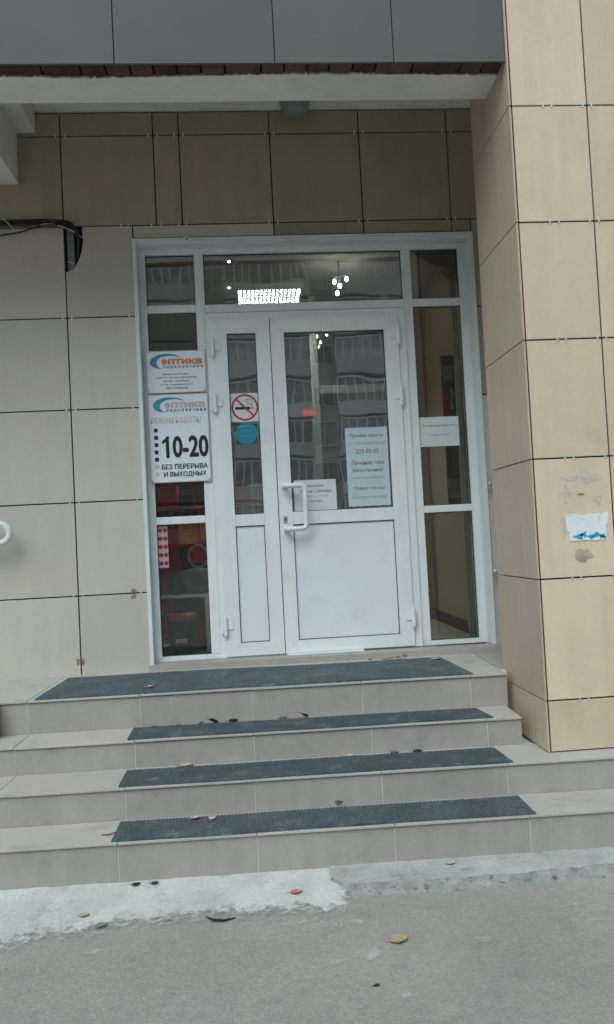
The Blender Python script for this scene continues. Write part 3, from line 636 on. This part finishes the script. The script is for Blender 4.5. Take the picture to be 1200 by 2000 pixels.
GILT = mat('gilt_tape', (.55, .48, .30), .35, .6, 60, metal=.4)
gt = prism('glitter_strip', [(1.722, .483), (1.790, .483), (1.782, .80), (1.768, .90), (1.748, .88), (1.734, .70)], .0945, .0965, GILT); tag(gt, 'glittering strip hanging behind the door glass between the notices', 'decoration')
strip = box('dot_strip', .512, .575, .1090, .1098, .150, .428, mat('pale_pink_sheet', (.50, .36, .35), .6)); tag(strip, 'sheet of dark red dots stuck inside the lower left side light', 'sticker')
for i in range(2):
    for k in range(5):
        bm = bmesh.new(); add_tube(bm, [(.527+.032*i, .1089, .400-.055*k), (.527+.032*i, .1085, .400-.055*k)], .0145, 14); bm_obj('dot', bm, mat('dot_red', (.35, .02, .04) if (i+k) % 2 else (.22, .04, .08), .5), strip)

# ------------------------------------------------------------------ cables, handrails, ceiling lamp
cab = empty('cable_bundle', (-.3, -.03, 2.43), 'black cable bundle along the left wall ending in a hole in the tile', 'cables')
def arcp(c, r_, a0, a1, n, y): return [(c[0]+r_*math.cos(R(a0+(a1-a0)*i/n)), y, c[1]+r_*math.sin(R(a0+(a1-a0)*i/n))) for i in range(n+1)]
def cabp(dz, dy, r_): return [(-2.6, -.028+dy, 2.435+dz), (-1.2, -.03+dy, 2.425+dz), (-.4, -.03+dy, 2.434+dz), (-.15, -.03+dy, 2.437+dz), (.0, -.03+dy, 2.428+dz), (.05, -.028+dy, 2.415+dz), (.085, -.022+dy, 2.385+dz*.5), (.095, -.005+dy, 2.33+dz*.3), (.09, .014+dy, 2.26), (.075, .022, 2.19)]
for dz, dy, r_ in ((.012, 0, .012), (-.008, -.006, .011), (.002, .012, .012), (.022, .010, .009)): tube('cable', cabp(dz, dy, r_), r_, BLACKP, cab, 8)
box('metal_profile', .016, .062, .0125, .026, 2.118, 2.405, STEEL, cab, .002)
tube('thin_cable', [(-2.6, -.02, 2.36), (-.9, -.02, 2.36), (-.41, -.02, 2.362), (-.28, -.03, 2.375), (-.16, -.045, 2.405), (-.08, -.05, 2.418), (.0, -.05, 2.412), (.05, -.04, 2.392), (.10, -.01, 2.36)], .005, BLACKP, cab, 6)
tube('white_wire', [(-2.6, -.02, 2.385), (-.41, -.02, 2.380), (-.2, -.035, 2.395), (-.11, -.052, 2.421), (-.05, -.052, 2.419), (.02, -.045, 2.395), (.07, -.03, 2.375), (.118, -.004, 2.345)], .0028, WIREW, cab, 6)
tube('cable_tie', [(-.38, -.030, 2.470), (-.34, -.052, 2.43), (-.298, -.035, 2.380)], .003, WIREW, cab, 6)
tube('white_wire', [(.014, .010, 2.19), (.035, .004, 2.186), (.058, .008, 2.172)], .0028, WIREW, cab, 6)

hr = empty('handrail', (-1.0, -.115, -.505), 'white tubular handrail with a rounded end at the left edge', 'handrail')
tube('rail', [(-2.6, -.115, .488), (-1.5, -.115, .488)] + [(-.445+.061*math.cos(R(90-a)), -.115, .427+.061*math.sin(R(90-a))) for a in range(0, 181, 15)] + [(-1.5, -.115, .366), (-2.6, -.115, .366)], .0198, WPAINT, hr, 14)
for x in (-.95, -2.3): tube('post', [(x, -.115, -.505), (x, -.115, .36)], .0195, WPAINT, hr, 12)
tube('wall_arm', [(-.60, -.115, .427), (-.60, -.0, .427)], .010, WPAINT, hr, 10)
box('link_plate', -.606, -.594, -.121, -.109, .366, .488, WPAINT, hr)
def right_rail(z, label, sag):
    b = empty('wall_rail', (3.0, -.05, z), label, 'rail', 'rails behind the column')
    tube('bar', [(2.742, -.055, z), (2.80, -.06, z-sag), (3.6, -.06, z-sag)], .014, STEEL, b, 10)
    bm = bmesh.new(); bmesh.ops.create_uvsphere(bm, u_segments=12, v_segments=8, radius=.021, matrix=Matrix.Translation((2.735, -.055, z))); bm_obj('end_cap', bm, mat('cap_metal', (.5, .49, .46), .35, metal=.5), b, smooth=True)
    tube('bracket', [(2.80, -.06, z-sag), (2.80, .0, z-sag-.02)], .008, STEEL, b, 8)
right_rail(.600, 'upper metal rail end peeking out behind the column', 0)
right_rail(.015, 'lower metal rail end peeking out behind the column', .02)

lamp = empty('porch_lamp', (1.55, -.135, 3.19), 'unlit round porch lamp under the canopy ceiling above the door', 'lamp')
bm = bmesh.new(); add_tube(bm, [(1.55, -.135, 3.189), (1.55, -.135, 3.155)], .098, 28); bm_obj('lamp_base', bm, mat('lamp_base', (.3, .31, .31), .6), lamp)
bm = bmesh.new(); add_tube(bm, [(1.55, -.135, 3.154), (1.55, -.135, 3.115), (1.55, -.135, 3.09), (1.55, -.135, 3.075)], [.092, .092, .078, .045], 28); bm_obj('lamp_shade', bm, LAMPG, lamp, smooth=False)

# ------------------------------------------------------------------ interior seen through the glass
IC = mat('interior_cream', (.42, .34, .24), .8, .05, 2); IF_ = mat('interior_floor_tile', (.42, .37, .30), .35, .08, 4, spec=.5); ICE = mat('interior_ceiling', (.55, .55, .53), .9)
fl = box('shop_floor', -1.6, 2.79, .151, 5.0, -.60, -.466, IF_); tag(fl, None, None, kind='structure')
ce = box('shop_ceiling', -1.6, 2.79, .151, 5.0, 2.42, 2.50, ICE); tag(ce, None, None, kind='structure')
for nm, b in (('shop_wall_right', (2.722, 2.80, .301, 5.0, -.466, 2.42)), ('shop_wall_back', (-1.6, 2.722, 4.9, 5.0, -.466, 2.42)), ('shop_wall_left', (-1.7, -1.6, .301, 5.0, -.466, 2.42))):
    tag(box(nm, *b, IC), None, None, kind='structure')
sk = box('skirting', 2.700, 2.7215, .302, 4.88, -.4655, -.380, mat('brown_skirting', (.09, .05, .035), .4)); tag(sk, 'dark brown skirting along the inner right wall', 'skirting')
ip = empty('inner_partition', (2.1, 1.6, -.466), 'white framed inner glass partition behind the right side light', 'partition')
for b in ((1.72, 1.78, 1.55, 1.61, -.465, 2.41), (2.36, 2.42, 1.55, 1.61, -.465, 2.41)): box('post', *b, PVC, ip, .003)
for z in (-.40, .25, 1.55, 2.2): box('rail', 1.781, 2.359, 1.555, 1.605, z, z+.07, PVC, ip, .003)
box('glass_pane', 1.781, 2.359, 1.575, 1.581, -.33, 2.2, GLASS, ip)
po = empty('hanging_banner', (2.64, .50, .48), 'dark printed banner hanging behind the right side light', 'banner')
box('sheet', 2.590, 2.698, .500, .506, .48, 1.60, mat('banner_dark', (.10, .075, .07), .5, .6, 12, tint=(.20, .13, .12)), po)
for (x0, x1, z0, z1, c) in ((2.595, 2.630, 1.08, 1.32, (.50, .03, .03)), (2.645, 2.668, 1.20, 1.36, (.45, .30, .10)), (2.60, 2.685, 1.42, 1.52, (.32, .20, .20)), (2.595, 2.69, .54, .68, (.30, .26, .24)), (2.635, 2.69, .72, .96, (.20, .17, .15))): box('printed_field', x0, x1, .4975, .4995, z0, z1, mat('banner_field', c, .5, .4, 24), po)
pw = box('pale_blind', 2.622, 2.660, .24, .26, -.460, 2.40, mat('pale_fabric', (.55, .56, .53), .8, .1, 6)); tag(pw, 'narrow pale blind hanging at the right edge inside the side light', 'blind')
# display rack, bags, bin
rk = empty('display_rack', (.55, 1.2, -.466), 'orange red display rack behind the left side light', 'rack')
OR = mat('rack_orange', (.78, .14, .03), .5, .15, 6, tint=(.82, .26, .05)); RD = mat('rack_red', (.72, .035, .025), .5, .2, 8)
box('back_panel', -.10, 1.26, 1.45, 1.47, -.465, .62, OR, rk)
for x in (-.10, .32, .76, 1.24): box('upright', x-.012, x+.012, 1.15, 1.449, -.465, .60, RD, rk)
for k, z in enumerate((-.20, .10, .36, .58)):
    box('shelf', -.088, 1.228, 1.16, 1.448, z, z+.018, PVC if k % 2 else RD, rk)
rng = random.Random(3); pal = [mat('pack_%s' % n_, c, .5, .1) for n_, c in (('red', (.55, .03, .03)), ('white', (.6, .58, .55)), ('orange', (.7, .25, .04)), ('black', (.03, .03, .03)), ('grey', (.25, .27, .28)))]
ORD = ('first', 'second', 'third', 'fourth', 'fifth', 'sixth', 'seventh', 'eighth', 'ninth', 'tenth', 'eleventh', 'twelfth')
for z, sh in ((.378, 'third'), (.598, 'top')):
    x = .10; k_ = 0
    while x < 1.14:
        wd = rng.uniform(.08, .17); h = rng.uniform(.08, .2)
        if not any(x < u < x+wd for u in (.31, .33, .75, .77)):
            pm = rng.choice(pal); pk = box('carton', x, x+wd-.012, 1.19+rng.uniform(0, .05), 1.36, z+.0002, z+h, pm, None, .003)
            tag(pk, '%s carton, %s from the left on the %s shelf of the orange rack' % (pm.name[5:], ORD[k_], sh), 'carton', 'cartons on the display rack'); k_ += 1
        x += wd
bm = bmesh.new(); add_tube(bm, [(.63, .32, -.465), (.63, .32, -.22), (.63, .32, -.200)], [.085, .105, .108], 20); bn = bm_obj('waste_bin', bm, BLACKP); tag(bn, 'black waste bin behind the lower left side light', 'bin')
box('bin_label', .585, .665, .218, .2215, -.37, -.34, PAPER, bn)
bm = bmesh.new(); add_tube(bm, [(.63, .32, -.22), (.63, .32, -.185), (.63, .32, -.165)], [.112, .114, .09], 20, False); bm_obj('bin_liner', bm, mat('pink_liner', (.40, .06, .09), .4, .3, 30), bn)
def lump(name, c, s, material, label, cat, seed=1, amp=.18):
    bm = bmesh.new(); bmesh.ops.create_icosphere(bm, subdivisions=4, radius=1.0); rg = random.Random(seed)
    ws = [(Vector((rg.uniform(-4, 4), rg.uniform(-4, 4), rg.uniform(-4, 4))), rg.uniform(0, 6)) for _ in range(9)]
    for v in bm.verts:
        k = 1+amp*sum(math.sin(a.dot(v.co)+b) for a, b in ws)/3
        v.co = Vector((c[0]+v.co.x*k*s[0], c[1]+v.co.y*k*s[1], max(c[2]+v.co.z*k*s[2], c[2]-s[2]*.9)))
    o = bm_obj(name, bm, material, smooth=True); return tag(o, label, cat)
rd = empty('red_display_case', (.78, .72, -.466), 'red and orange display case filling the lower left side light', 'display case')
box('body', .50, 1.15, .60, .92, -.465, .50, RD, rd, .004)
CASEO = mat('case_orange', (.85, .20, .04), .45, .3, 14, tint=(.88, .36, .10)); CASED = mat('case_dark', (.05, .03, .03), .5, .4, 20)
for k, (x0, x1, z0, z1, m_) in enumerate(((.60, .74, .30, .47, CASEO), (.76, .88, .33, .48, CASEO), (.90, 1.05, .20, .46, CASEO), (.60, .66, .18, .28, CASED), (.70, .83, .16, .29, RD), (.85, .89, .22, .44, PVC), (.62, .80, .08, .15, CASED), (.82, 1.0, .05, .18, CASEO), (.84, .90, -.42, -.12, PVC), (.92, 1.0, -.42, -.15, CASEO), (.56, .80, -.25, -.06, CASED))):
    box('panel', x0, x1, .588-.001*k, .5995, z0, z1, m_, rd, .002)
bm = bmesh.new(); annulus_pts = 28
for i in range(annulus_pts):
    a0, a1 = 2*math.pi*i/annulus_pts, 2*math.pi*(i+1)/annulus_pts
    bm.faces.new([bm.verts.new((.74+r_*math.cos(a), .565, .21+r_*1.15*math.sin(a))) for r_, a in ((.060, a0), (.078, a0), (.078, a1), (.060, a1))])
bm_obj('round_emblem', bm, mat('case_pale', (.55, .45, .42), .5, .4, 30), rd)
st = empty('low_stand', (.62, .50, -.466), 'low white stand carrying a grey bag inside the shop', 'stand')
box('top', .47, 1.10, .36, .55, -.075, -.05, PVC, st, .003)
for x, y in ((.80, .38), (1.08, .38), (.80, .53), (1.08, .53)): box('leg', x-.015, x+.015, y-.015, y+.015, -.465, -.0755, PVC, st)
lump('grey_bag', (.76, .455, .03), (.20, .085, .085), mat('bag_grey', (.20, .21, .19), .6, .3, 10), 'crumpled grey bag on the low stand inside the left side light', 'bag', 4)
lump('dark_bag', (.60, .42, -.01), (.065, .05, .045), mat('bag_dark', (.03, .035, .03), .6), 'small dark bag beside the grey bag inside the shop', 'bag', 8)
# lamps that are lit in the photograph
LIT = emit('lamp_light', (.92, 1.0, .92), 130.0); WARM = emit('bulb_light', (1.0, .93, .78), 70.0)
tr = empty('ceiling_light', (1.38, 1.45, 2.42), 'lit square louvre light in the shop ceiling behind the top pane', 'ceiling light')
ring_b = [(1.10, 1.66, 1.22, 1.24, 2.372, 2.4195), (1.10, 1.66, 1.62, 1.64, 2.372, 2.4195), (1.10, 1.12, 1.241, 1.619, 2.372, 2.4195), (1.64, 1.66, 1.241, 1.619, 2.372, 2.4195)]
boxes('housing', ring_b, PVC, tr)
box('tube_panel', 1.121, 1.639, 1.242, 1.618, 2.405, 2.4185, LIT, tr)
boxes('louvre', [(1.121+.0345*k-.006, 1.121+.0345*k+.006, 1.242, 1.618, 2.384, 2.400) for k in range(1, 15)], LAMPG, tr)
boxes('louvre', [(1.121, 1.639, 1.242+.075*k-.008, 1.242+.075*k+.008, 2.3735, 2.4005) for k in range(1, 5)], LAMPG, tr)
chd = empty('pendant_lamp', (1.90, .75, 2.42), 'lit pendant lamp with bare bulbs behind the top pane', 'lamp')
tube('stem', [(1.90, .75, 2.4195), (1.90, .75, 2.26)], .008, STEEL, chd, 8)
for dx, dy, dz in ((-.035, .03, 2.27), (.0, -.02, 2.22), (.06, .02, 2.285), (-.02, .0, 2.17)):
    bm = bmesh.new(); bmesh.ops.create_uvsphere(bm, u_segments=10, v_segments=8, radius=.0135, matrix=Matrix.Translation((1.90+dx, .75+dy, dz)) @ Matrix.Scale(1.4, 4, (0, 0, 1))); bm_obj('bulb', bm, WARM, chd, smooth=True)
    tube('arm', [(1.90, .75, 2.30), (1.90+dx, .75+dy, dz+.03)], .004, STEEL, chd, 6)
for x, y, lb in ((1.063, .64, 'small lit ceiling spot left of the pendant lamp'), (1.045, 1.24, 'small lit ceiling spot beside the louvre light')):
    bm = bmesh.new(); add_tube(bm, [(x, y, 2.4195), (x, y, 2.400)], .02, 12); d = bm_obj('ceiling_spot', bm, STEEL); tag(d, lb, 'spot lamp')
    bm = bmesh.new(); add_tube(bm, [(x, y, 2.3995), (x, y, 2.392)], .008, 12); bm_obj('bulb', bm, WARM, d)

# ------------------------------------------------------------------ apartment block across the yard (seen in the glass)
BY = -50.0
blk = empty('apartment_block', (5, BY-6, GZ), 'long apartment block with glazed balconies mirrored in the door glass', 'building')
BW = mat('block_wall', (.58, .56, .51), .9, .15, .4); BP = mat('block_parapet', (.70, .69, .65), .9, .12, .5, rand=.25); BWIN = mat('block_window', (.40, .40, .37), .35, .45, 1.2, rand=.45); BFR = mat('block_frame', (.75, .76, .76), .6)
box('wall', -34, 44, BY-12, BY, GZ, 25.0, BW, blk)
box('parapet', -34.2, 44.2, BY-12.2, BY+.25, 25.002, 25.6, BP, blk)
bmp = bmesh.new(); add_box(bmp, -2.9, 2.9, 0, 1.2, 0, 1.05); pmesh = bm_obj('balcony', bmp, BP, blk, origin=(0, 0, 0))
bmg = bmesh.new(); add_box(bmg, -2.85, 2.85, 0.1, 1.1, 1.051, 2.5); gmesh = bm_obj('glazing', bmg, BWIN, blk, origin=(0, 0, 0))
bmf = bmesh.new()
for k in range(10): add_box(bmf, -2.88+.64*k-.06, -2.88+.64*k+.06, 1.101, 1.16, 1.051, 2.5)
add_box(bmf, -2.9, 2.9, 0, 1.2, 2.501, 2.62)
fmesh = bm_obj('glazing_frame', bmf, BFR, blk, origin=(0, 0, 0))
bmw = bmesh.new(); add_box(bmw, -.7, .7, .0, .06, 0, 1.5); wmesh = bm_obj('window', bmw, BWIN, blk, origin=(0, 0, 0))
bmv = bmesh.new(); add_mitred(bmv, -.78, .78, -.08, 1.58, .08, .08, .08, .08, .0605, .12); add_box(bmv, -.03, .03, .0605, .12, .001, 1.499); vmesh = bm_obj('window_frame', bmv, BFR, blk, origin=(0, 0, 0))
first = True
def put(proto, x, z, fst):
    if fst: o = proto; o.location = (x, BY+.002, z); return o
    o = proto.copy(); COL.objects.link(o); o.location = (x, BY+.002, z); return o
for st_ in range(8):
    for bx_ in range(-3, 5):
        x = 3.0 + bx_*7.6; z = GZ+1.6+2.85*st_; fst = first; first = False
        b_ = put(pmesh, x, z, fst); g_ = put(gmesh, x, z, fst); f_ = put(fmesh, x, z, fst)
        put(wmesh, x+3.8, z+.9, fst); put(vmesh, x+3.8, z+.9, fst)

# ------------------------------------------------------------------ fallen leaves
LC = {k: mat('leaf_'+k, c, .8, .25, 30, .1, 90, .2, 60) for k, c in (('tan', (.42, .30, .18)), ('pale', (.50, .43, .35)), ('brown', (.20, .11, .06)), ('dark', (.030, .028, .024)), ('orange', (.44, .22, .12)), ('rose', (.45, .32, .27)), ('grey', (.22, .24, .22)))}
def leaf_obj(x, y, z, size, c, label, rz=None, curl=.5, pitch=0.0):
    size *= 0.85
    bm = bmesh.new(); nl, nw = 8, 4; g_ = []
    for i in range(nl+1):
        t = i/nl; wdt = .42*math.sin(math.pi*min(1, t*.96+.03))**.8*(1-.25*t)+.012; rr = []
        for j in range(-nw, nw+1):
            s_ = j/nw; yy = s_*wdt*(1+.10*math.sin(i*2.1+j))
            h = curl*(.30*s_*s_*wdt*2 + .35*(t-.5)**2) + .03*math.sin(5*t+3*s_)
            rr.append(bm.verts.new(((t-.5)*size, yy*size, h*size)))
        g_.append(rr)
    for a, b in zip(g_, g_[1:]):
        for j in range(2*nw): bm.faces.new((a[j], a[j+1], b[j+1], b[j]))
    st0 = g_[0][nw].co
    add_tube(bm, [st0+Vector((.004, 0, 0)), st0+Vector((-.15*size, .03*size, .02*size)), st0+Vector((-.32*size, .1*size, .05*size))], .0012, 5)
    rz = random.uniform(0, 6.28) if rz is None else rz
    bmesh.ops.rotate(bm, verts=bm.verts, cent=(0, 0, 0), matrix=Matrix.Rotation(pitch, 3, 'Y')); bmesh.ops.rotate(bm, verts=bm.verts, cent=(0, 0, 0), matrix=Matrix.Rotation(rz, 3, 'Z'))
    mn = min(v.co.z for v in bm.verts); bmesh.ops.translate(bm, verts=bm.verts, vec=(x, y, z-mn+.0005))
    o = bm_obj('fallen_leaf', bm, LC[c], smooth=True, origin=(x, y, z)); return tag(o, label, 'leaf', 'fallen leaves')
ZL, Z2, Z3, Z4, MT = -.505, -.685, -.828, -.982, .009
for a in (
    (1.957, -.196, ZL+MT, .10, 'tan', 'largest tan leaf at the back edge of the landing mat', .4, .7),
    (2.03, -.17, ZL+MT, .06, 'brown', 'brown leaf right of the large leaf on the landing mat', 2., .8),
    (2.086, -.105, ZL, .05, 'pale', 'pale leaf standing by the plinth below the right side light', 1.2, 1., .5),
    (2.24, -.32, ZL+MT, .075, 'pale', 'pale leaf near the right end of the landing mat', .2, .6),
    (1.86, -.112, ZL, .04, 'brown', 'small brown leaf left of the large leaf by the door', 1., .6),
    (.524, -.649, ZL+MT, .05, 'pale', 'small pale leaf on the left part of the landing mat', .5, .9),
    (.877, -.842, Z2+MT, .062, 'dark', 'round black leaf at the back of the upper narrow mat', 0.2, 1.3, .35),
    (.985, -.842, Z2+MT, .065, 'dark', 'flat black leaf right of the round black leaf', .3, 1.),
    (.815, -.838, Z2+MT, .035, 'dark', 'small black leaf left of the round black leaf', .8, 1.),
    (1.255, -.852, Z2+MT, .055, 'brown', 'brown leaf on the upper narrow mat near its middle', .2, .7),
    (1.372, -.856, Z2+MT, .055, 'dark', 'black leaf right of the brown leaf on the upper narrow mat', .5, 1.2, .5),
    (.56, -.836, Z2+MT, .03, 'brown', 'tiny brown leaf at the left end of the upper narrow mat', .5, .7),
    (.69, -.84, Z2+MT, .035, 'brown', 'tiny brown leaf left of the black leaves', 2.5, .7),
    (.746, -1.10, Z3, .085, 'rose', 'reddish brown leaf against the riser behind the middle narrow mat', .3, .8),
    (.71, -1.105, Z3, .05, 'brown', 'dark brown leaf beside the reddish leaf on the third step', 2.2, .8),
    (1.571, -1.125, Z3, .08, 'rose', 'pale rose leaf behind the middle narrow mat at centre', .1, .5),
    (1.812, -1.130, Z3, .06, 'brown', 'brown leaf behind the middle narrow mat right of centre', .3, .9),
    (1.93, -1.135, Z3, .06, 'dark', 'dark leaf at the right behind the middle narrow mat', .1, .9),
    (.812, -1.44, Z4+MT, .055, 'rose', 'left of two pinkish leaves on the lowest mat', .4, .8),
    (.888, -1.462, Z4+MT, .055, 'pale', 'right of two pinkish leaves on the lowest mat', 1.4, .8),
    (1.48, -1.440, Z4+MT, .065, 'pale', 'pale leaf standing upright at the back of the lowest mat', 1.4, .7, .75),
    (.389, -1.884, GZ+.018, .05, 'tan', 'small tan leaf on the white cement at lower left', .2, .5),
    (.473, -1.973, GZ+.012, .055, 'grey', 'grey crumpled leaf at the front edge of the white cement', .4, .8),
    (.565, -1.672, GZ+.035, .046, 'dark', 'left of two dark leaves at the foot of the lowest riser', .1, .25),
    (.645, -1.676, GZ+.035, .040, 'dark', 'right of two dark leaves at the foot of the lowest riser', .1, .25),
    (1.248, -1.84, GZ+.019, .06, 'orange', 'orange leaf on the white cement patch', .2, .6),
    (1.931, -1.735, GZ+.041, .05, 'pale', 'pale leaf on the grey cement kerb', .3, .6),
    (1.598, -2.256, GZ+.001, .085, 'tan', 'large tan leaf lying on the open asphalt', .2, .6),
    (1.473, -2.523, GZ+.001, .025, 'dark', 'tiny dark leaf on the asphalt near the bottom edge', .2, .6),
): leaf_obj(*a)
tw = tube('twig', [(.88, -1.985, GZ+.02), (.91, -1.998, GZ+.012), (.95, -2.0, GZ+.006), (1.0, -1.985, GZ+.006)], [.002, .005, .005, .0015], LC['dark'], None, 6); tag(tw, 'curved dark twig at the edge of the white cement', 'twig')
tw2 = tube('twig', [(.40, -1.545, Z4+.004), (.44, -1.55, Z4+.006), (.47, -1.54, Z4+.012)], [.002, .004, .002], LC['brown'], None, 6); tag(tw2, 'short brown twig at the left end of the lowest mat', 'twig')
